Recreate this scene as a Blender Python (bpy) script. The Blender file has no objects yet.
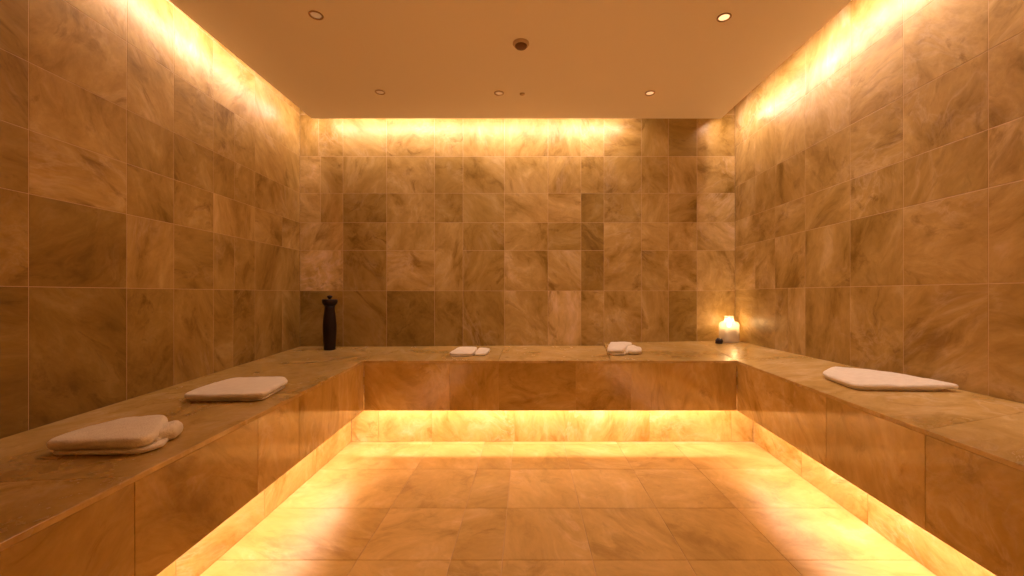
import bpy, bmesh, math, random
from mathutils import Vector, Matrix, noise
from mathutils.bvhtree import BVHTree

R = random.Random(7)
S = bpy.context.scene
COL = S.collection
CAMZ = 0.941            # eye height; z written below as rel(z) is relative to the eye
PI = math.pi

# ------------------------------------------------------------------ helpers
def tag(o, label=None, cat=None, group=None, kind=None):
    if label: o['label'] = label
    if cat: o['category'] = cat
    if group: o['group'] = group
    if kind: o['kind'] = kind
    return o

def link(name, bm, mats, parent=None, smooth=False, angle=None):
    me = bpy.data.meshes.new(name)
    bm.normal_update()
    bm.to_mesh(me); bm.free()
    if not isinstance(mats, (list, tuple)): mats = [mats]
    for m in mats: me.materials.append(m)
    if smooth:
        for p in me.polygons: p.use_smooth = True
    o = bpy.data.objects.new(name, me); COL.objects.link(o)
    if parent: o.parent = parent
    return o

def empty(name, loc, label, cat, group=None, rz=0):
    o = bpy.data.objects.new(name, None); COL.objects.link(o)
    o.location = loc; o.rotation_euler = (0, 0, rz); o.empty_display_size = 0.05
    return tag(o, label, cat, group)

def nodes(name):
    m = bpy.data.materials.new(name); m.use_nodes = True
    nt = m.node_tree; nt.nodes.clear()
    out = nt.nodes.new('ShaderNodeOutputMaterial')
    return m, nt, out

def N(nt, typ, **kw):
    n = nt.nodes.new(typ)
    for k, v in kw.items(): setattr(n, k, v)
    return n

def ramp(nt, stops):
    n = nt.nodes.new('ShaderNodeValToRGB')
    while len(n.color_ramp.elements) < len(stops): n.color_ramp.elements.new(0.5)
    for e, (p, c) in zip(n.color_ramp.elements, stops):
        e.position = p; e.color = (*c, 1) if len(c) == 3 else c
    return n

def simple_mat(name, col, rough=0.5, metal=0.0, spec=0.5, bump=None, var=0.0, emit=None):
    m, nt, out = nodes(name)
    b = N(nt, 'ShaderNodeBsdfPrincipled')
    b.inputs['Base Color'].default_value = (*col, 1)
    b.inputs['Roughness'].default_value = rough
    b.inputs['Metallic'].default_value = metal
    b.inputs['Specular IOR Level'].default_value = spec
    tc = N(nt, 'ShaderNodeTexCoord')
    if var:
        no = N(nt, 'ShaderNodeTexNoise'); no.inputs['Scale'].default_value = 9; no.inputs['Detail'].default_value = 6
        nt.links.new(tc.outputs['Object'], no.inputs['Vector'])
        r = ramp(nt, [(0.3, tuple(c * (1 - var) for c in col)), (0.7, tuple(min(1, c * (1 + var)) for c in col))])
        nt.links.new(no.outputs['Fac'], r.inputs['Fac']); nt.links.new(r.outputs['Color'], b.inputs['Base Color'])
    if bump:
        no = N(nt, 'ShaderNodeTexNoise'); no.inputs['Scale'].default_value = bump[0]; no.inputs['Detail'].default_value = 4
        nt.links.new(tc.outputs['Object'], no.inputs['Vector'])
        bp = N(nt, 'ShaderNodeBump'); bp.inputs['Strength'].default_value = bump[1]; bp.inputs['Distance'].default_value = bump[2]
        nt.links.new(no.outputs['Fac'], bp.inputs['Height']); nt.links.new(bp.outputs['Normal'], b.inputs['Normal'])
    if emit:
        b.inputs['Emission Color'].default_value = (*emit[0], 1); b.inputs['Emission Strength'].default_value = emit[1]
    nt.links.new(b.outputs[0], out.inputs[0])
    return m

# ------------------------------------------------------------------ stone
def stone_mat(name, rough=0.4, gain=1.0, spec=0.4, stretch=(1.5, 1.35, .6), contrast=1.0):
    """brown veined marble; each tile carries its own offset and tone"""
    m, nt, out = nodes(name); L = nt.links.new
    tc = N(nt, 'ShaderNodeTexCoord')
    at = N(nt, 'ShaderNodeAttribute', attribute_name='tile_offset')
    tone = N(nt, 'ShaderNodeAttribute', attribute_name='tile_tone')
    add = N(nt, 'ShaderNodeVectorMath', operation='ADD')
    L(tc.outputs['Object'], add.inputs[0]); L(at.outputs['Vector'], add.inputs[1])
    sx = N(nt, 'ShaderNodeSeparateXYZ'); L(at.outputs['Vector'], sx.inputs[0])
    ro = N(nt, 'ShaderNodeVectorRotate', rotation_type='AXIS_ANGLE'); L(add.outputs[0], ro.inputs['Vector'])
    ro.inputs['Axis'].default_value = (.66, .66, .36); L(sx.outputs[0], ro.inputs['Angle'])      # each tile is cut its own way round
    mp = N(nt, 'ShaderNodeMapping'); L(ro.outputs[0], mp.inputs['Vector'])
    mp.inputs['Scale'].default_value = stretch; mp.inputs['Rotation'].default_value = (0.5, 0.65, 0.35)
    # slow warp of the coordinates gives the folded, drawn-out figure of the stone
    w = N(nt, 'ShaderNodeTexNoise'); w.inputs['Scale'].default_value = 2.3; w.inputs['Detail'].default_value = 3
    L(mp.outputs[0], w.inputs['Vector'])
    sub = N(nt, 'ShaderNodeVectorMath', operation='SUBTRACT'); L(w.outputs['Color'], sub.inputs[0]); sub.inputs[1].default_value = (.5, .5, .5)
    sc = N(nt, 'ShaderNodeVectorMath', operation='SCALE'); L(sub.outputs[0], sc.inputs[0]); sc.inputs['Scale'].default_value = 0.32
    wp = N(nt, 'ShaderNodeVectorMath', operation='ADD'); L(mp.outputs[0], wp.inputs[0]); L(sc.outputs[0], wp.inputs[1])
    n1 = N(nt, 'ShaderNodeTexNoise'); n1.inputs['Scale'].default_value = 3.4; n1.inputs['Detail'].default_value = 9
    n1.inputs['Roughness'].default_value = 0.66; n1.inputs['Distortion'].default_value = 0.35; L(wp.outputs[0], n1.inputs['Vector'])
    def c(v): return tuple(min(.95, x * gain) for x in v)
    k = contrast
    mid = Vector((0.60, 0.40, 0.128))
    def mixc(v): return c(tuple(mid + (Vector(v) - mid) * k))
    r1 = ramp(nt, [(0.28, mixc((0.34, 0.20, 0.032))), (0.45, mixc((0.56, 0.365, 0.10))),
                   (0.58, mixc((0.66, 0.45, 0.148))), (0.75, mixc((0.82, 0.62, 0.32)))])
    L(n1.outputs['Fac'], r1.inputs['Fac'])
    # pale veins
    n2 = N(nt, 'ShaderNodeTexNoise'); n2.inputs['Scale'].default_value = 3.0; n2.inputs['Detail'].default_value = 5
    n2.inputs['Distortion'].default_value = .7; n2.inputs['Roughness'].default_value = .65; L(wp.outputs[0], n2.inputs['Vector'])
    s1 = N(nt, 'ShaderNodeMath', operation='SUBTRACT'); L(n2.outputs['Fac'], s1.inputs[0]); s1.inputs[1].default_value = 0.5
    ab = N(nt, 'ShaderNodeMath', operation='ABSOLUTE'); L(s1.outputs[0], ab.inputs[0])
    rv = ramp(nt, [(0.0, (1, 1, 1)), (0.012, (.55, .55, .55)), (0.05, (0, 0, 0))]); L(ab.outputs[0], rv.inputs['Fac'])
    n3 = N(nt, 'ShaderNodeTexNoise'); n3.inputs['Scale'].default_value = 2.6; n3.inputs['Detail'].default_value = 3; L(add.outputs[0], n3.inputs['Vector'])
    rm = ramp(nt, [(0.48, (0, 0, 0)), (0.66, (1, 1, 1))]); L(n3.outputs['Fac'], rm.inputs['Fac'])
    mu = N(nt, 'ShaderNodeMath', operation='MULTIPLY'); L(rv.outputs[0], mu.inputs[0]); L(rm.outputs[0], mu.inputs[1])
    mu2 = N(nt, 'ShaderNodeMath', operation='MULTIPLY'); L(mu.outputs[0], mu2.inputs[0]); mu2.inputs[1].default_value = 0.36 * k
    mx = N(nt, 'ShaderNodeMix', data_type='RGBA'); L(mu2.outputs[0], mx.inputs['Factor']); L(r1.outputs[0], mx.inputs[6])
    mx.inputs[7].default_value = (*c((0.86, 0.67, 0.41)), 1)
    # dark iron-stained blotches
    n4 = N(nt, 'ShaderNodeTexNoise'); n4.inputs['Scale'].default_value = 5.5; n4.inputs['Detail'].default_value = 8
    n4.inputs['Distortion'].default_value = .9; n4.inputs['Roughness'].default_value = .68; L(wp.outputs[0], n4.inputs['Vector'])
    rd = ramp(nt, [(0.56, (0, 0, 0)), (0.70, (.6 * k, .6 * k, .6 * k))]); L(n4.outputs['Fac'], rd.inputs['Fac'])
    mx2 = N(nt, 'ShaderNodeMix', data_type='RGBA'); L(rd.outputs[0], mx2.inputs['Factor']); L(mx.outputs[2], mx2.inputs[6])
    mx2.inputs[7].default_value = (*c((0.30, 0.165, 0.025)), 1)
    cc = N(nt, 'ShaderNodeCombineXYZ')            # darker stone is also a richer brown
    for i, e in enumerate((1.0, 1.12, 2.0)):
        pw = N(nt, 'ShaderNodeMath', operation='POWER'); L(tone.outputs['Fac'], pw.inputs[0]); pw.inputs[1].default_value = e
        L(pw.outputs[0], cc.inputs[i])
    n5 = N(nt, 'ShaderNodeTexNoise'); n5.inputs['Scale'].default_value = 26; n5.inputs['Detail'].default_value = 6
    n5.inputs['Roughness'].default_value = .7; L(wp.outputs[0], n5.inputs['Vector'])
    mr = N(nt, 'ShaderNodeMapRange'); L(n5.outputs['Fac'], mr.inputs[0])
    mr.inputs[1].default_value = .3; mr.inputs[2].default_value = .7; mr.inputs[3].default_value = 1 - .08 * k; mr.inputs[4].default_value = 1 + .08 * k
    fm = N(nt, 'ShaderNodeVectorMath', operation='SCALE'); L(mx2.outputs[2], fm.inputs[0]); L(mr.outputs[0], fm.inputs['Scale'])
    tm = N(nt, 'ShaderNodeVectorMath', operation='MULTIPLY'); L(fm.outputs[0], tm.inputs[0]); L(cc.outputs[0], tm.inputs[1])
    b = N(nt, 'ShaderNodeBsdfPrincipled'); L(tm.outputs[0], b.inputs['Base Color'])
    b.inputs['Specular IOR Level'].default_value = spec
    rr = ramp(nt, [(0.3, (rough * 1.25,) * 3), (0.7, (rough * .85,) * 3)]); L(n1.outputs['Fac'], rr.inputs['Fac']); L(rr.outputs[0], b.inputs['Roughness'])
    bp = N(nt, 'ShaderNodeBump'); bp.inputs['Strength'].default_value = 0.12; bp.inputs['Distance'].default_value = 0.004
    L(n4.outputs['Fac'], bp.inputs['Height']); L(bp.outputs[0], b.inputs['Normal'])
    L(b.outputs[0], out.inputs[0])
    return m

M_WALL = stone_mat('veined_brown_wall_stone', 0.36, gain=.77, contrast=1.35)
M_BENCH = stone_mat('honed_brown_bench_stone', 0.11, spec=.6, contrast=1.1)
M_SEAT = stone_mat('honed_brown_seat_stone', 0.24, gain=.88, spec=.5, contrast=1.0)
M_FLOOR = stone_mat('honed_brown_floor_stone', 0.34, contrast=.8)
M_GROUT = simple_mat('tan_grout', (0.62, 0.45, 0.25), 0.9, bump=(200, .2, .001))
M_PLASTER = simple_mat('ceiling_plaster', (0.92, 0.88, 0.84), 0.85, bump=(60, .05, .002))
M_TOWEL = None

class Tiles:
    """bmesh of individually chamfered tiles with a tone and an offset each"""
    def __init__(self):
        self.bm = bmesh.new()
        self.to = self.bm.faces.layers.float_vector.new('tile_offset')
        self.tt = self.bm.faces.layers.float.new('tile_tone')
    def tile(self, q, n, tone=1.0, gap=0.0010, depth=0.004, cham=0.0010, off=None):
        """q = 4 corner points (CCW seen from the front); n = outward normal"""
        off = off or Vector((R.uniform(-40, 40), R.uniform(-40, 40), R.uniform(-40, 40)))
        c = sum(q, Vector()) / 4
        def inset(pts, d):
            res = []
            for i in range(4):
                p, a, b = pts[i], pts[(i - 1) % 4], pts[(i + 1) % 4]
                ua, ub = (a - p).normalized(), (b - p).normalized()
                res.append(p + (ua + ub) * d)
            return res
        o = inset(q, gap); f = inset(q, gap + cham)
        back = [self.bm.verts.new(p - n * depth) for p in o]
        mid = [self.bm.verts.new(p - n * cham * .6) for p in o]
        front = [self.bm.verts.new(p) for p in f]
        fs = [self.bm.faces.new(front)]
        for i in range(4):
            j = (i + 1) % 4
            fs.append(self.bm.faces.new((mid[i], mid[j], front[j], front[i])))
            fs.append(self.bm.faces.new((back[i], back[j], mid[j], mid[i])))
        for fc in fs:
            fc[self.to] = off; fc[self.tt] = tone; fc.material_index = 0
    def block(self, a, b, mat=1):
        """8-corner block from two quads (front quad a, back quad b)"""
        va = [self.bm.verts.new(p) for p in a]; vb = [self.bm.verts.new(p) for p in b]
        fs = [self.bm.faces.new(va), self.bm.faces.new(vb[::-1])]
        for i in range(4):
            j = (i + 1) % 4
            fs.append(self.bm.faces.new((vb[i], vb[j], va[j], va[i])))
        for fc in fs:
            fc.material_index = mat; fc[self.tt] = 1.0
    def make(self, name, mats, parent=None, kind=None):
        o = link(name, self.bm, mats, parent)
        if kind: o['kind'] = kind
        return o

def V(x, y, z): return Vector((x, y, z))
def rel(z): return CAMZ + z

# ------------------------------------------------------------------ plan of the room
YB = 3.17                                   # back wall
YF = -1.30                                  # wall behind the viewer
def xwl(y): return -1.579 - 0.045 * y       # left wall
def xwr(y): return 1.501 + 0.024 * y        # right wall
def xbl(y): return -0.975 + 0.04 * (2.5 - y)        # left bench front
def xbr(y): return 1.0935 + 0.065 * y               # right bench front
def xpl(y): return -1.066 - 0.0194 * y              # left plinth
def xpr(y): return 1.287 + 0.0578 * y               # right plinth
YBF = 2.50; YBP = 2.665
ZC = rel(1.251)                              # underside of the ceiling panel
ZTOP = ZC + 0.26                             # top of the cove

# ------------------------------------------------------------------ walls
def wall(name, P, cols, rows, n, tones, splits=None, merges=(), thick=0.12, zlo=0.0):
    """P(s, z) -> point on the tile face; cols/rows are joint positions"""
    T = Tiles()
    n = n.normalized()
    for r in range(len(rows) - 1):
        z0, z1 = rows[r], rows[r + 1]
        cs = sorted(set(cols) | set((splits or {}).get(r, ())))
        for ci in range(len(cs) - 1):
            s0, s1 = cs[ci], cs[ci + 1]
            if (r, ci) in merges: continue
            zz = z1
            for (mr, mc) in merges:
                if mc == ci and mr == r + 1: zz = rows[r + 2]
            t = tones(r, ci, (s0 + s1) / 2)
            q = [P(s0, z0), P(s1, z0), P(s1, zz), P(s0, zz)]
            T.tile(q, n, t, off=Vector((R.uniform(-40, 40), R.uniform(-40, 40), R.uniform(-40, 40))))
    a = [P(cols[0], zlo) - n * .0007, P(cols[-1], zlo) - n * .0007, P(cols[-1], rows[-1]) - n * .0007, P(cols[0], rows[-1]) - n * .0007]
    T.block(a, [p - n * thick for p in a])
    return T.make(name, [M_WALL, M_GROUT], kind='structure')

def px(x, y=YB): return (x - 527) / 418 * y
cols_b = [xwl(YB)] + [px(v) for v in (343, 386.6, 434.5, 463, 504.5, 548, 581, 604, 641.4, 668.5, 697)] + [xwr(YB)]
rows_b = [rel(v) for v in (-0.50, 0.0243, 0.3307, 0.5415, 0.7645, 1.0435, 1.36)] + [ZTOP]
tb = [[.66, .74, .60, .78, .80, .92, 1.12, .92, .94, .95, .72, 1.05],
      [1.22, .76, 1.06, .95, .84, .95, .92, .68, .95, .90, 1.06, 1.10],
      [1.12, .78, .88, .95, .80, .92, .72, .64, .92, 1.0, 1.0, 1.12],
      [1.15, 1.0, .68, .88, .74, .74, 1.0, 1.02, .64, .80, .92, .90, 1.06],
      [1.12, .92, .84, .92, .78, .86, .95, 1.0, .90, .88, .82, .92, 1.02],
      [1.0, .95, .95, .95, .92, .92, 1.0, .97, .95, .95, .78, .58, .84],
      [.95] * 13]
def tone_b(r, c, s): return tb[r][min(c, len(tb[r]) - 1)]
sp = {3: [px(320.5)], 4: [px(320.5)], 5: [px(318.7)], 6: [px(318.7)]}
mg = [(2, 3), (2, 8)]
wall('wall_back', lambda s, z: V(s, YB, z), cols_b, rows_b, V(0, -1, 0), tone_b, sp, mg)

yl = [YB, 2.607, 2.24, 1.975, 1.731, 1.377, 0.93, 0.42, -0.1, -0.65, YF]
rows_l = [rel(v) for v in (-0.56, 0.0243, 0.3307, 0.5415, 0.7645, 1.0435, 1.36)] + [ZTOP]
tl_ = {0: [.70, .72, .76, .72, .62, .58, .6, .6, .6, .6, .6], 1: [.76, .80, .80, 1.02, .70, .92, .60], 2: [.95, 1.02, .88, .90, .96, .92, .96],  # bottom row carries shade as well as the stone's own tone
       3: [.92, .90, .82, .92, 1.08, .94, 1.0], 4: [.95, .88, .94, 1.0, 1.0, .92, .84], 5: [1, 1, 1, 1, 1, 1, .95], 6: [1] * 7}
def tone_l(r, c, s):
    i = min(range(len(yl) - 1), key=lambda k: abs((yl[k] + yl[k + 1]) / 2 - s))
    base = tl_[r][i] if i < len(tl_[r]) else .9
    return base * (.86 if i >= 5 else .93 if i >= 3 else 1) + R.uniform(-.05, .05)  # tiles nearer the viewer darkened further, shade put into the tone
# seen from the front the left wall runs from near (low y) to far: keep CCW by walking y upward
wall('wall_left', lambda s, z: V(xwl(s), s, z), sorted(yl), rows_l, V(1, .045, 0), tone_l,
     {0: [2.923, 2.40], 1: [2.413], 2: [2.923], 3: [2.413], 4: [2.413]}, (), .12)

yr = [YB, 2.637, 2.341, 2.005, 1.714, 1.391, 0.98, 0.5, 0.0, -0.55, YF]
rows_r = [rel(v) for v in (-0.50, 0.035, 0.353, 0.548, 0.81, 1.11, 1.42)] + [ZTOP]
tr_ = {0: [1.0, .92, .84, .82, 1.0, .96], 1: [.98, .94, .86, .84, .95, .98], 2: [.92, .92, .88, .92, .86, 1.0],
       3: [.88, .95, .9, .9, .92, 1.02], 4: [.95, 1, .98, 1, .95, 1.0], 5: [1] * 6, 6: [1] * 6}
def tone_r(r, c, s):
    i = min(range(len(yr) - 1), key=lambda k: abs((yr[k] + yr[k + 1]) / 2 - s))
    base = tr_[r][i] if i < len(tr_[r]) else .95
    return base + R.uniform(-.05, .05)
wall('wall_right', lambda s, z: V(xwr(-s), -s, z), sorted(-y for y in yr), rows_r, V(-1, .024, 0),
     lambda r, c, s: tone_r(r, c, -s), {1: [-2.878], 0: [-2.5], 3: [-2.878], 4: [-2.878]}, (), .12)

colf = [-(xwr(YF))] + [-1.0, -.5, 0, .5, 1.0] + [-(xwl(YF))]
wall('wall_front', lambda s, z: V(-s, YF, z), colf, rows_b, V(0, 1, 0), lambda r, c, s: R.uniform(.35, .5))  # unseen wall; dark tone chosen to dim the side walls near the viewer

# ------------------------------------------------------------------ floor
def floor():
    T = Tiles(); n = V(0, 0, 1)
    xs = [xwl(YB), -1.16, -.60, -.27, -.087, .232, .567, .92, 1.50, xwr(YB)]
    ys = [YF, -.7, -.25, .2, .62, 1.06, 1.479, 1.838, 2.248, 2.62, YB]
    for i in range(len(xs) - 1):
        for j in range(len(ys) - 1):
            q = [V(xs[i], ys[j], 0), V(xs[i + 1], ys[j], 0), V(xs[i + 1], ys[j + 1], 0), V(xs[i], ys[j + 1], 0)]
            t = R.uniform(.9, 1.08)
            if i == 3: t *= .90
            T.tile(q, n, t, gap=.0011, cham=.0012)
    x0, x1 = xwl(YB) - .1, xwr(YB) + .1
    a = [V(x0, YF - .1, -.0022), V(x1, YF - .1, -.0022), V(x1, YB + .1, -.0022), V(x0, YB + .1, -.0022)]
    T.block(a, [p - V(0, 0, .1) for p in a])
    return T.make('floor', [M_FLOOR, M_GROUT], kind='structure')
floor()

# ------------------------------------------------------------------ ceiling: lowered panel with a light cove round it
def prism(bm, pts, z0, z1):
    lo = [bm.verts.new((x, y, z0)) for x, y in pts]; hi = [bm.verts.new((x, y, z1)) for x, y in pts]
    bm.faces.new(lo[::-1]); bm.faces.new(hi)
    for i in range(len(pts)):
        j = (i + 1) % len(pts); bm.faces.new((lo[i], lo[j], hi[j], hi[i]))
PANEL = [(-1.43, YF), (-1.526, 1.779), (-1.533, 2.98), (1.383, 2.98), (1.383, 1.779), (1.34, YF)]
PANEL = PANEL[::-1]
PT = 0.10
bm = bmesh.new()
prism(bm, [(x, y) for x, y in PANEL][::-1], ZC, ZC + PT)
prism(bm, [(-1.95, YF), (1.75, YF), (1.75, YB + .1), (-1.95, YB + .1)], ZTOP - .02, ZTOP + .08)
bmesh.ops.recalc_face_normals(bm, faces=bm.faces)
tag(link('ceiling', bm, M_PLASTER), kind='structure')

# ------------------------------------------------------------------ the U-shaped bench
def zf_l(y): return rel(-.399 - .0163 * (2.5 - y))
def zw_l(y): return rel(-.397 - .0278 * (3.17 - y))
def zf_r(y): return rel(-.400)
def zw_r(y): return rel(-.352 + .008 * (3.17 - y))
SLAB = 0.014
YS = YB - .003; YG = YF + .004            # the bench stops a joint short of the walls
def ywl(y): return xwl(y) + .003
def ywr(y): return xwr(y) - .003
FB = rel(-.698)                              # lower edge of the fascia

bench = empty('stone_bench', (0, 2.83, 0), 'U-shaped built-in brown marble bench with glowing recessed plinth along three walls', 'bench')
def under(o):
    o.parent = bench; o.matrix_parent_inverse = Matrix.Translation((0, -2.83, 0)); return o

seat_pts = []
def seat(parts, name='seat'):
    """parts: list of (quad of top corners CCW from above, tone)"""
    T = Tiles(); n = V(0, 0, 1)
    for q, t in parts:
        T.tile(q, n, t, gap=.0006, cham=.0012, depth=SLAB)
        b = [p - n * SLAB for p in q]
        a = [p - n * .004 for p in q]
        T.block([p + (sum(q, Vector()) / 4 - p) * .001 for p in a], b, 0)
    bmesh.ops.triangulate(T.bm, faces=T.bm.faces)
    o = under(T.make(name, [M_SEAT, M_GROUT])); seat_pts.append(o.data)
    return o

LC = (-1.06, rel(-.398))                     # mitre of left and back runs at the wall
RC = (1.31, rel(-.357))
# left run
ysl = [YG, -.55, .10, .9745, 1.731, 2.5]
pl = []
for a, b in zip(ysl[:-1], ysl[1:]):
    pl.append(([V(ywl(a), a, zw_l(a)), V(xbl(a), a, zf_l(a)), V(xbl(b), b, zf_l(b)), V(ywl(b), b, zw_l(b))], R.uniform(.9, 1.0)))
pl.append(([V(ywl(2.5), 2.5, zw_l(2.5)), V(xbl(2.5), 2.5, zf_l(2.5)), V(LC[0], YS, LC[1]), V(ywl(YS), YS, zw_l(YS))], .95))
seat(pl)
# back run
zb1, zb2 = rel(-.391), rel(-.370)
seat([([V(-.975, 2.5, zf_l(2.5)), V(-.17, 2.5, zf_l(2.5)), V(-.17, YS, zb1), V(LC[0], YS, LC[1])], .97),
      ([V(-.17, 2.5, zf_l(2.5)), V(.50, 2.5, zf_l(2.5)), V(.584, YS, zb1), V(-.17, YS, zb1)], 1.08),
      ([V(.50, 2.5, zf_l(2.5)), V(1.256, 2.5, zf_r(2.5)), V(RC[0], YS, RC[1]), V(.584, YS, zb2)], .98)])
# right run
ysr = [YG, -.45, .30, 1.2325, 1.681, 2.5]
pr = []
for a, b in zip(ysr[:-1], ysr[1:]):
    pr.append(([V(xbr(a), a, zf_r(a)), V(ywr(a), a, zw_r(a)), V(ywr(b), b, zw_r(b)), V(xbr(b), b, zf_r(b))], R.uniform(.98, 1.06)))
pr.append(([V(1.256, 2.5, zf_r(2.5)), V(ywr(2.5), 2.5, zw_r(2.5)), V(ywr(YS), YS, zw_r(YS)), V(RC[0], YS, RC[1])], 1.0))
seat(pr)

FT = 0.03
def fascia(P, joints, n, ztop, tones, name='fascia'):
    T = Tiles()
    n = n.normalized()
    for i, (a, b) in enumerate(zip(joints[:-1], joints[1:])):
        q = [V(*P(a), FB), V(*P(b), FB), V(*P(b), ztop(b) - SLAB), V(*P(a), ztop(a) - SLAB)]
        T.tile(q, n, tones[i % len(tones)], gap=.0008, depth=.006)
        f = [p - n * .0025 for p in q]
        T.block(f, [p - n * FT for p in q], 0)
    return under(T.make(name, [M_BENCH, M_GROUT]))
fascia(lambda s: (xbl(s), s), [YG, -.4, .40, .9745, 1.45, 1.731, 2.5], V(1, .04, 0), zf_l, [.76, .76, .64, .76, .84, .86])
fascia(lambda s: (s, YBF), [-.975, -.462, -.17, .292, .622, 1.256], V(0, -1, 0), lambda s: zf_l(2.5), [.88, .80, .76, .82, .84])
fascia(lambda s: (xbr(-s), -s), [-2.5, -1.681, -1.2325, -.4, .4, -YG], V(-1, .065, 0), lambda s: zf_r(-s), [.84, .78, .72, .76, .76])

PH = 0.40
def plinth(P, joints, n, name='plinth'):
    T = Tiles(); n = n.normalized()
    for a, b in zip(joints[:-1], joints[1:]):
        q = [V(*P(a), .0), V(*P(b), .0), V(*P(b), PH), V(*P(a), PH)]
        T.tile(q, n, R.uniform(.94, 1.06), gap=.0009)
        f = [p - n * .0025 for p in q]
        T.block(f, [p - n * .06 for p in q], 0)
    return under(T.make(name, [M_BENCH, M_GROUT]))
plinth(lambda s: (xpl(s), s), [YG, -.6, .1, .7, 1.3, 1.75, 2.2, YBP], V(1, .02, 0))
plinth(lambda s: (s, YBP), [xpl(YBP), -.948, -.605, -.079, .245, .78, 1.302, xpr(YBP)], V(0, -1, 0))
plinth(lambda s: (xpr(-s), -s), [-YBP, -2.15, -1.7, -1.2, -.6, 0, .6, -YG], V(-1, .058, 0))

# soffit board under the seat, between fascia and plinth
bm = bmesh.new()
so = rel(-.60)
prism(bm, [(ywl(YG), YG), (xbl(YG) - FT, YG), (xbl(2.5) - FT, 2.5 + FT), (xbr(2.5) + FT, 2.5 + FT), (xbr(YG) + FT, YG), (ywr(YG), YG),
           (ywr(YS), YS), (ywl(YS), YS)], so, so + .02)
bmesh.ops.recalc_face_normals(bm, faces=bm.faces)
under(link('soffit', bm, M_PLASTER))

# ------------------------------------------------------------------ where the seat is, for standing things on it
_bv, _bf = [], []
for me in seat_pts:
    n0 = len(_bv); _bv += [tuple(v.co) for v in me.vertices]
    me.calc_loop_triangles(); _bf += [tuple(n0 + i for i in t.vertices) for t in me.loop_triangles]
BVH = BVHTree.FromPolygons(_bv, _bf)
def seat_z(x, y):
    z = []
    for dx, dy in ((0, 0), (.0035, .0035), (-.0035, -.0035)):       # bridges the joints
        h = BVH.ray_cast(V(x + dx, y + dy, 3), V(0, 0, -1))
        if h[0] is not None: z.append(h[0].z)
    return max(z) if z else rel(-.4)

def stand_z(x, y, r):
    return max(seat_z(x + r * math.cos(a * PI / 8), y + r * math.sin(a * PI / 8)) for a in range(16)) + .0004

# ------------------------------------------------------------------ lights in the coves and under the bench
WARM = (1.0, 0.705, 0.62)
def strip(p0, p1, d, width, wpm, col=WARM, name='led_strip'):
    L = bpy.data.lights.new(name, 'AREA'); L.shape = 'RECTANGLE'
    a, b = Vector(p0), Vector(p1); ln = (b - a).length
    L.size = ln; L.size_y = width; L.energy = wpm * ln; L.color = col
    o = bpy.data.objects.new(name, L); COL.objects.link(o)
    x = (b - a).normalized(); z = -Vector(d).normalized(); z = (z - x * z.dot(x)).normalized(); y = z.cross(x)
    m = Matrix((x, y, z)).transposed().to_4x4(); m.translation = (a + b) / 2
    o.matrix_world = m
    return o
CW = 3.6      # watts per metre, ceiling cove
BW = 3.8      # watts per metre, under the bench
zc = ZC + .065
strip((-1.533, 3.10, zc), (-1.532, 1.779, zc), (-1, 0, -.5), .02, CW)
strip((-1.532, 1.779, zc), (-1.44, -1.2, zc), (-1, 0, -.5), .02, CW * .6)
strip((1.389, 3.10, zc), (1.389, 1.779, zc), (1, 0, -1.6), .02, CW * 1.35)
strip((1.389, 1.779, zc), (1.350, -1.2, zc), (1, 0, -1.6), .02, CW * 1.2)
strip((-1.50, 2.986, zc), (-.40, 2.986, zc), (0, 1, -.4), .02, CW)
strip((-.40, 2.986, zc), (.74, 2.986, zc), (0, 1, -1.7), .02, CW * 1.5)
zb = FB + .055
strip((xbl(2.46) - FT - .055, 2.46, zb), (xbl(-1.2) - FT - .055, -1.2, zb), (-.35, 0, -1), .06, BW * .95)
strip((xbr(2.46) + FT + .055, 2.46, zb), (xbr(-1.2) + FT + .055, -1.2, zb), (.35, 0, -1), .06, BW * 1.05)
strip((-1.0, YBF + FT + .03, FB + .065), (1.28, YBF + FT + .03, FB + .065), (0, .35, -1), .018, BW)

# ------------------------------------------------------------------ towels
def towel_mat():
    m, nt, out = nodes('white_terry_cloth'); L = nt.links.new
    tc = N(nt, 'ShaderNodeTexCoord')
    b = N(nt, 'ShaderNodeBsdfPrincipled')
    v = N(nt, 'ShaderNodeTexVoronoi'); v.inputs['Scale'].default_value = 260; L(tc.outputs['Object'], v.inputs['Vector'])
    n = N(nt, 'ShaderNodeTexNoise'); n.inputs['Scale'].default_value = 40; n.inputs['Detail'].default_value = 5; L(tc.outputs['Object'], n.inputs['Vector'])
    r = ramp(nt, [(0.3, (.82, .74, .55)), (0.7, (.90, .83, .64))]); L(n.outputs['Fac'], r.inputs['Fac']); L(r.outputs[0], b.inputs['Base Color'])
    ad = N(nt, 'ShaderNodeMath', operation='ADD'); L(v.outputs['Distance'], ad.inputs[0]); L(n.outputs['Fac'], ad.inputs[1])
    bp = N(nt, 'ShaderNodeBump'); bp.inputs['Strength'].default_value = .5; bp.inputs['Distance'].default_value = .003
    L(ad.outputs[0], bp.inputs['Height']); L(bp.outputs[0], b.inputs['Normal'])
    b.inputs['Roughness'].default_value = .95; b.inputs['Specular IOR Level'].default_value = .1
    b.inputs['Sheen Weight'].default_value = .3
    L(b.outputs[0], out.inputs[0]); return m
M_TOWEL = towel_mat()

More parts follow.
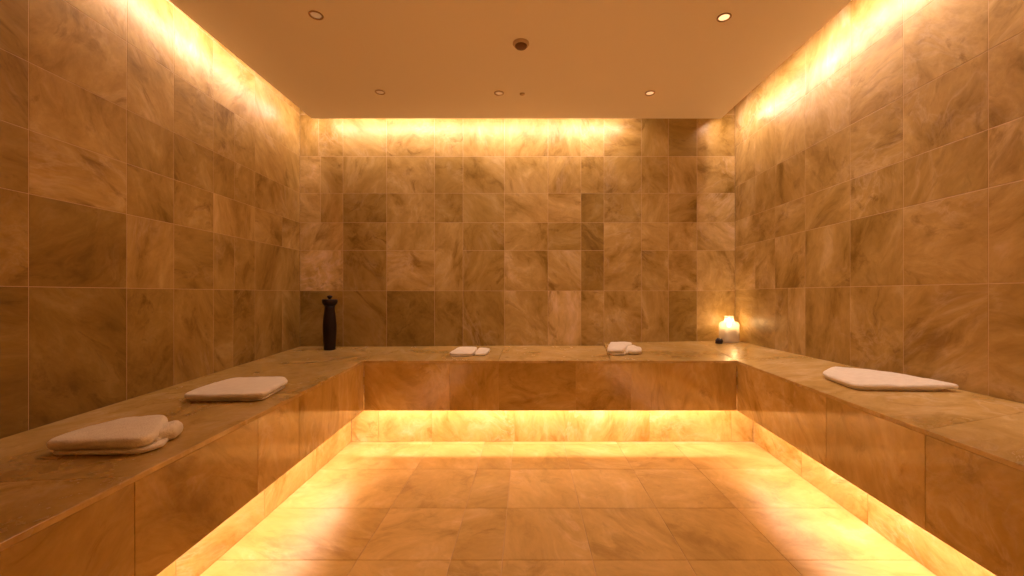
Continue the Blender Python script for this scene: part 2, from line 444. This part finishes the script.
def smooth_outline(pts, n=96, rad=.25):
    """closed outline with softly rounded corners (Chaikin) resampled to n points"""
    P = [Vector((x, y)) for x, y in pts]
    for _ in range(3):
        Q = []
        for i in range(len(P)):
            a, b = P[i], P[(i + 1) % len(P)]
            Q += [a.lerp(b, rad), a.lerp(b, 1 - rad)]
        P = Q; rad = .25
    L = [0]
    for i in range(len(P)): L.append(L[-1] + (P[(i + 1) % len(P)] - P[i]).length)
    out = []; k = 0
    for i in range(n):
        d = L[-1] * i / n
        while L[k + 1] < d: k += 1
        t = (d - L[k]) / max(1e-9, L[k + 1] - L[k]); out.append(P[k].lerp(P[(k + 1) % len(P)], t))
    return out

def cushion(bm, outline, z0, z1, ground, edge=.010, rough=.0015, seed=0, sag=None, rad=.12):
    """one folded layer of cloth: closed slab with rounded rim; z heights over the ground function"""
    pts = smooth_outline(outline, 110, rad)
    c = sum(pts, Vector((0, 0))) / len(pts)
    h = z1 - z0; e = min(edge, h / 2)
    def inn(p, d):
        v = c - p; return p + v.normalized() * min(d, v.length * .9)
    prof = []
    K = 6
    for k in range(K + 1):      # lower rim up to upper rim
        a = -PI / 2 + PI * k / K
        prof.append((e - e * math.cos(a), h / 2 + (h / 2) * math.sin(a)))
    tops = [e * 1.0 + .012 * t for t in (1, 2, 4, 7)]
    rings = []
    for d, z in prof: rings.append([(inn(p, d), z) for p in pts])
    fr = [.75, .5, .25, .1]
    base = [inn(p, e) for p in pts]
    for f in fr: rings.append([(c.lerp(p, f), h) for p in base])
    vr = []
    for ri, rg in enumerate(rings):
        row = []
        for p, z in rg:
            nz = noise.noise(Vector((p.x * 14 + seed * 7.3, p.y * 14, seed))) * .5 + noise.noise(Vector((p.x * 40, p.y * 40, seed + 3.1))) * .25
            zz = z0 + z
            k = z / h
            zz += nz * rough * 3 * k
            if sag: zz += sag(p.x, p.y) * k
            q = p + (p - c).normalized() * noise.noise(Vector((p.x * 22, p.y * 22, seed + 9 + z * 60))) * rough * 1.6
            row.append(bm.verts.new((q.x, q.y, ground(q.x, q.y) + zz)))
        vr.append(row)
    n = len(pts)
    for a, b in zip(vr[:-1], vr[1:]):
        for i in range(n):
            j = (i + 1) % n; bm.faces.new((a[i], a[j], b[j], b[i]))
    low = vr[0]
    for f in (.75, .5, .25, .1):      # underside follows the bench
        row = [bm.verts.new((q.x, q.y, ground(q.x, q.y) + z0)) for q in (c.lerp(p, f) for p in base)]
        for i in range(n):
            j = (i + 1) % n; bm.faces.new((row[i], row[j], low[j], low[i]))
        low = row
    bm.faces.new(low[::-1]); bm.faces.new(vr[-1])

def towel(label, origin, layers, move=(0, 0), group='folded white towels on the bench'):
    """layers: (outline in world xy, z0, z1, extra) stacked cloth folds, one mesh"""
    bm = bmesh.new()
    layers = [([(x + move[0], y + move[1]) for x, y in l[0]],) + tuple(l[1:]) for l in layers]
    for i, l in enumerate(layers):
        kw = l[3] if len(l) > 3 else {}
        cushion(bm, l[0], l[1] + .0016, l[2], seat_z, seed=len(label) % 7 + i, **kw)
    bmesh.ops.recalc_face_normals(bm, faces=bm.faces)
    z = seat_z(*origin)
    bmesh.ops.translate(bm, verts=bm.verts, vec=(-origin[0], -origin[1], -z))
    o = link('towel', bm, M_TOWEL, smooth=True)
    o.location = (origin[0], origin[1], z)
    tag(o, label, 'towel', group)
    return o

# nearest on the left bench: two thick folds and a loose rolled end
A = [(-1.305, 1.138), (-1.030, 1.118), (-1.015, 1.17), (-1.065, 1.25), (-1.125, 1.32), (-1.285, 1.345), (-1.325, 1.22)]
A2 = [(-1.322, 1.136), (-1.045, 1.118), (-1.028, 1.150), (-1.075, 1.235), (-1.135, 1.325), (-1.29, 1.352), (-1.338, 1.22)]
def hump(x, y): return .012 * math.exp(-((x + 1.14) ** 2 + (y - 1.25) ** 2) / .012)
towel('plump folded white towel nearest on left bench, with a bunched rolled end', (-1.17, 1.23), [
    (A, 0, .014, {'edge': .006}),
    (A2, .0145, .043, {'edge': .014, 'sag': hump}),
    ([(-1.105, 1.215), (-1.055, 1.185), (-1.03, 1.225), (-1.045, 1.275), (-1.09, 1.305), (-1.13, 1.29)], 0, .042, {'edge': .020, 'rough': .004}),
    ([(-1.072, 1.185), (-1.045, 1.180), (-1.052, 1.225), (-1.085, 1.235)], 0, .026, {'edge': .012, 'rough': .003})], (.013, -.014))
# second on the left bench: flat neat square
B = [(-1.350, 1.668), (-1.055, 1.645), (-1.035, 1.66), (-1.065, 1.86), (-1.13, 1.955), (-1.375, 1.975), (-1.385, 1.80)]
B2 = [(-1.365, 1.655), (-1.045, 1.636), (-1.03, 1.655), (-1.058, 1.865), (-1.125, 1.962), (-1.38, 1.98), (-1.395, 1.80)]
towel('flat neatly folded white towel, farther of the two on left bench', (-1.21, 1.81), [
    (B, 0, .011, {'edge': .005}), (B2, .0115, .034, {'edge': .010})], (.004, -.020))
# right bench
Cc = [(1.352, 1.915), (1.320, 1.685), (1.362, 1.640), (1.518, 1.500), (1.522, 1.74), (1.45, 1.975)]
C2 = [(1.346, 1.920), (1.312, 1.680), (1.354, 1.632), (1.508, 1.500), (1.526, 1.482), (1.528, 1.52), (1.530, 1.745), (1.45, 1.985)]
towel('flat folded white towel lying alone on the right bench against the wall', (1.43, 1.75), [
    (Cc, 0, .009, {'edge': .005}), (C2, .0085, .027, {'edge': .010})], (-.020, -.030))
# back bench, left of centre
D = [(-.498, 2.645), (-.345, 2.645), (-.345, 2.95), (-.475, 2.96)]
towel('small thin folded white towel on back bench left of centre', (-.38, 2.8), [
    (D, 0, .009, {'edge': .004}), ([(-.505, 2.650), (-.342, 2.640), (-.345, 2.955), (-.480, 2.965)], .0085, .022, {'edge': .007}),
    ([(-.339, 2.655), (-.262, 2.68), (-.250, 2.90), (-.338, 2.955)], 0, .018, {'edge': .008})])
# back bench, right of centre: bunched
E = [(.520, 2.66), (.622, 2.65), (.650, 2.74), (.735, 2.95), (.59, 2.96)]
towel('bunched white towel on back bench right of centre, crumpled in two lumps', (.63, 2.8), [
    (E, 0, .017, {'edge': .008, 'rough': .002}),
    ([(.505, 2.655), (.612, 2.645), (.660, 2.76), (.752, 2.955), (.585, 2.965)], .016, .042, {'edge': .013, 'rough': .003}),
    ([(.645, 2.70), (.69, 2.665), (.742, 2.695), (.765, 2.80), (.72, 2.88), (.66, 2.80)], 0, .036, {'edge': .017, 'rough': .004}),
    ([(.615, 2.70), (.655, 2.69), (.665, 2.80), (.63, 2.80)], 0, .024, {'edge': .010, 'rough': .002})])

# ------------------------------------------------------------------ turned dark bottle in the left corner
def lathe(bm, prof, seg=48, c=(0, 0)):
    rings = []
    for r, z in prof:
        if r < 1e-6: rings.append([bm.verts.new((c[0], c[1], z))])
        else: rings.append([bm.verts.new((c[0] + r * math.cos(2 * PI * i / seg), c[1] + r * math.sin(2 * PI * i / seg), z)) for i in range(seg)])
    for a, b in zip(rings[:-1], rings[1:]):
        for i in range(seg):
            j = (i + 1) % seg
            if len(a) == 1 and len(b) == 1: continue
            if len(a) == 1: bm.faces.new((a[0], b[j], b[i]))
            elif len(b) == 1: bm.faces.new((a[i], a[j], b[0]))
            else: bm.faces.new((a[i], a[j], b[j], b[i]))
M_DARK = simple_mat('dark_oiled_wood', (0.012, 0.004, 0.002), .45, spec=.3, var=.3)
bx, by = -1.421, 3.01
bt = empty('bottle', (bx, by, stand_z(bx, by, .04)), 'tall slim black-brown turned bottle with flared collar standing in left back corner', 'bottle')
bm = bmesh.new()
lathe(bm, [(0, .0005), (.037, .0005), (.0385, .002), (.0395, .03), (.043, .08), (.0455, .14), (.0455, .18), (.0435, .215), (.0395, .25), (.0355, .28), (.034, .300), (.0355, .314), (0, .314)])
link('body', bm, M_DARK, bt, True)
bm = bmesh.new()
lathe(bm, [(0, .3142), (.0355, .3142), (.041, .322), (.0495, .333), (.0515, .340), (.0515, .352), (.050, .360), (.045, .3625), (.040, .357), (.030, .352), (0, .350)])
link('collar', bm, M_DARK, bt, True)
bm = bmesh.new()
lathe(bm, [(0, .3505), (.010, .3525), (.009, .364), (.010, .371), (.017, .376), (.019, .381), (.016, .387), (.008, .391), (0, .392)])
link('knob', bm, M_DARK, bt, True)

# ------------------------------------------------------------------ candle in a square glass jar
def glass_mat():
    m, nt, out = nodes('clear_jar_glass'); L = nt.links.new
    t = N(nt, 'ShaderNodeBsdfTransparent'); t.inputs[0].default_value = (.97, .97, .95, 1)
    d = N(nt, 'ShaderNodeBsdfTranslucent'); d.inputs[0].default_value = (.9, .86, .8, 1)
    df = N(nt, 'ShaderNodeBsdfDiffuse'); df.inputs[0].default_value = (.8, .77, .72, 1)
    g = N(nt, 'ShaderNodeBsdfGlossy'); g.inputs['Roughness'].default_value = .08
    fr = N(nt, 'ShaderNodeMixShader'); fr.inputs[0].default_value = .5; L(d.outputs[0], fr.inputs[1]); L(df.outputs[0], fr.inputs[2])
    m1 = N(nt, 'ShaderNodeMixShader'); m1.inputs[0].default_value = .36; L(t.outputs[0], m1.inputs[1]); L(fr.outputs[0], m1.inputs[2])
    f = N(nt, 'ShaderNodeLayerWeight'); f.inputs['Blend'].default_value = .25
    pw = N(nt, 'ShaderNodeMath', operation='POWER'); L(f.outputs['Facing'], pw.inputs[0]); pw.inputs[1].default_value = 3
    ma = N(nt, 'ShaderNodeMath', operation='MULTIPLY_ADD'); L(pw.outputs[0], ma.inputs[0]); ma.inputs[1].default_value = .3; ma.inputs[2].default_value = .03
    mx = N(nt, 'ShaderNodeMixShader'); L(ma.outputs[0], mx.inputs[0]); L(m1.outputs[0], mx.inputs[1]); L(g.outputs[0], mx.inputs[2])
    L(mx.outputs[0], out.inputs[0]); return m
M_GLASS = glass_mat()
def rsq(bm, prof, seg=12, p=5.0):
    """squarish (superellipse) turned shape: prof of (half width, z, roundness exponent)"""
    rings = []
    n = seg * 4
    for r, z, e in prof:
        row = []
        for i in range(n):
            a = 2 * PI * (i + .5) / n; ca, sa = math.cos(a), math.sin(a)
            k = r / (abs(ca) ** e + abs(sa) ** e) ** (1 / e)
            row.append(bm.verts.new((k * ca, k * sa, z)))
        rings.append(row)
    for a, b in zip(rings[:-1], rings[1:]):
        for i in range(n):
            j = (i + 1) % n; bm.faces.new((a[i], a[j], b[j], b[i]))
    bm.faces.new(rings[0][::-1]); bm.faces.new(rings[-1])
jx, jy = 1.472, 3.045
jz = stand_z(jx, jy, .085)
jar = empty('candle_jar', (jx, jy, jz + .001), 'square milky glass jar with narrow neck glowing in right back corner', 'jar', rz=.12)
bm = bmesh.new()
W = .055
rsq(bm, [(W - .006, 0, 6), (W, .005, 6), (W, .130, 6), (W - .006, .145, 5), (W - .020, .152, 3), (.031, .157, 2.2), (.030, .182, 2), (.033, .188, 2),
         (.030, .189, 2), (.0265, .186, 2), (.0265, .158, 2), (W - .026, .150, 3), (W - .011, .141, 5), (W - .005, .128, 6), (W - .005, .012, 6), (W - .010, .008, 6)])
link('glass', bm, M_GLASS, jar, True)
M_WAX = simple_mat('cream_wax', (.86, .76, .60), .55, bump=(30, .1, .002))
cd = empty('candle', (jx, jy, jz + .0095), 'cream pillar candle burning inside the square glass jar', 'candle')
bm = bmesh.new()
lathe(bm, [(0, 0), (.038, 0), (.040, .003), (.040, .094), (.038, .100), (.034, .101), (.026, .095), (.010, .093), (0, .093)])
wax = link('wax', bm, M_WAX, cd, True)
bm = bmesh.new(); lathe(bm, [(0, .092), (.0014, .092), (.0014, .104), (.0008, .107), (0, .107)], 10)
link('wick', bm, M_DARK, cd, True)
m, nt, out = nodes('flame'); em = N(nt, 'ShaderNodeEmission'); em.inputs[0].default_value = (1, .60, .24, 1); em.inputs[1].default_value = 40
nt.links.new(em.outputs[0], out.inputs[0]); M_FLAME = m
bm = bmesh.new(); lathe(bm, [(0, .103), (.007, .107), (.012, .117), (.012, .128), (.008, .145), (.004, .160), (0, .170)], 20)
link('flame', bm, M_FLAME, cd, True)
pl_ = bpy.data.lights.new('candle_glow', 'POINT'); pl_.energy = 3.5; pl_.color = (1, .58, .24); pl_.shadow_soft_size = .012
po = bpy.data.objects.new('candle_glow', pl_); COL.objects.link(po); po.location = (jx, jy, jz + .150)

# dark lump beside the jar
bm = bmesh.new()
bmesh.ops.create_icosphere(bm, subdivisions=4, radius=1)
for v in bm.verts:
    d = v.co.normalized(); k = 1 + .45 * noise.noise(d * 1.9 + Vector((3, 1, 2))) + .16 * noise.noise(d * 5)
    v.co = Vector((d.x * .024 * k, d.y * .020 * k, max(-.015, d.z * .024 * k)))
zmin = min(v.co.z for v in bm.verts)
bmesh.ops.translate(bm, verts=bm.verts, vec=(0, 0, -zmin))
kx, ky = 1.372, 2.985
o = link('pebble', bm, simple_mat('dark_stone', (.02, .008, .004), .5, var=.4), smooth=True)
o.location = (kx, ky, stand_z(kx, ky, .02)); tag(o, 'small dark brown pebble beside the glowing glass jar', 'stone')

# ------------------------------------------------------------------ ceiling fittings
M_RING = simple_mat('bronze_ring', (.42, .27, .15), .35, .8)
M_RIM = simple_mat('painted_rim', (.55, .42, .30), .5)
def lens_mat(name, e):
    return simple_mat(name, (.75, .66, .55), .15, 0, .6, emit=((1, .62, .30), e))
R_ = math.radians
def downlight(x, y, label, e, watts=14.0):
    t = empty('downlight', (x, y, ZC), label, 'ceiling light', 'recessed downlights in the ceiling')
    bm = bmesh.new()
    lathe(bm, [(.030, -.0003), (.0315, -.002), (.030, -.004), (.027, -.005), (.0245, -.004), (.023, -.0012), (.023, -.0003)], 40)
    link('trim_ring', bm, M_RING, t, True)
    bm = bmesh.new()
    lathe(bm, [(.0226, -.0004), (.0226, -.0016), (.019, -.0024), (.013, -.0042), (0, -.0052)], 32)
    link('lens', bm, lens_mat('downlight_lens', e), t, True)
    sl = bpy.data.lights.new('downlight_fill', 'SPOT'); sl.energy = watts; sl.color = WARM; sl.spot_size = R_(125); sl.spot_blend = 1.0; sl.shadow_soft_size = .03  # spot added to brighten bench tops and towels; most fittings look unlit
    so_ = bpy.data.objects.new('downlight_fill', sl); COL.objects.link(so_); so_.parent = t; so_.location = (0, 0, -.02)
downlight(-.946, 1.874, 'dull round downlight in ceiling front left, above the near left towel', .10, 9)
downlight(.890, 1.888, 'round downlight with bright glint in ceiling front right', 1.1, 20)
downlight(-.910, 2.589, 'small dull downlight at back left of the ceiling', .08, 9)
downlight(-.174, 2.600, 'small downlight in middle of the rear row on the ceiling', .12)
downlight(.765, 2.600, 'small bright downlight at back right of the ceiling', .55)
t = empty('smoke_detector', (-.03, 2.083, ZC), 'brown round detector dome in the centre of the ceiling', 'detector')
bm = bmesh.new(); lathe(bm, [(0, -.0003), (.040, -.0003), (.041, -.006), (.037, -.012), (.033, -.014), (0, -.014)], 40)
link('base', bm, M_RIM, t, True)
bm = bmesh.new(); lathe(bm, [(0, -.0142), (.030, -.0142), (.029, -.019), (.026, -.023), (.012, -.025), (0, -.025)], 40)
link('sensor', bm, simple_mat('dark_brown_plastic', (.16, .07, .025), .5), t, True)
bm = bmesh.new(); lathe(bm, [(0, -.0003), (.016, -.0003), (.0165, -.004), (.012, -.008), (.006, -.0095), (0, -.0098)], 30)
o = link('round_cap', bm, M_RIM, smooth=True); o.location = (-.03, 2.61, ZC)  # small round cap of unknown use, gives no light
tag(o, 'tiny round cap in the ceiling right of the middle rear downlight', 'cap')

# ------------------------------------------------------------------ camera, world, colour
cam = bpy.data.cameras.new('camera'); co = bpy.data.objects.new('camera', cam); COL.objects.link(co)
co.location = (0, 0, CAMZ); co.rotation_euler = (PI / 2, 0, 0)
cam.sensor_width = 36; cam.lens = 36 * 418 / 1024; cam.shift_x = -15 / 1024; cam.shift_y = 6 / 1024
cam.clip_start = .02
S.camera = co
w = bpy.data.worlds.new('world'); S.world = w; w.use_nodes = True
w.node_tree.nodes['Background'].inputs[0].default_value = (0, 0, 0, 1)
S.view_settings.view_transform = 'Standard'; S.view_settings.look = 'None'
S.view_settings.gamma = 1; S.view_settings.use_curve_mapping = False
S.view_settings.exposure = 0.42
S.cycles.diffuse_bounces = 8; S.cycles.max_bounces = 14
S.cycles.sample_clamp_indirect = 6
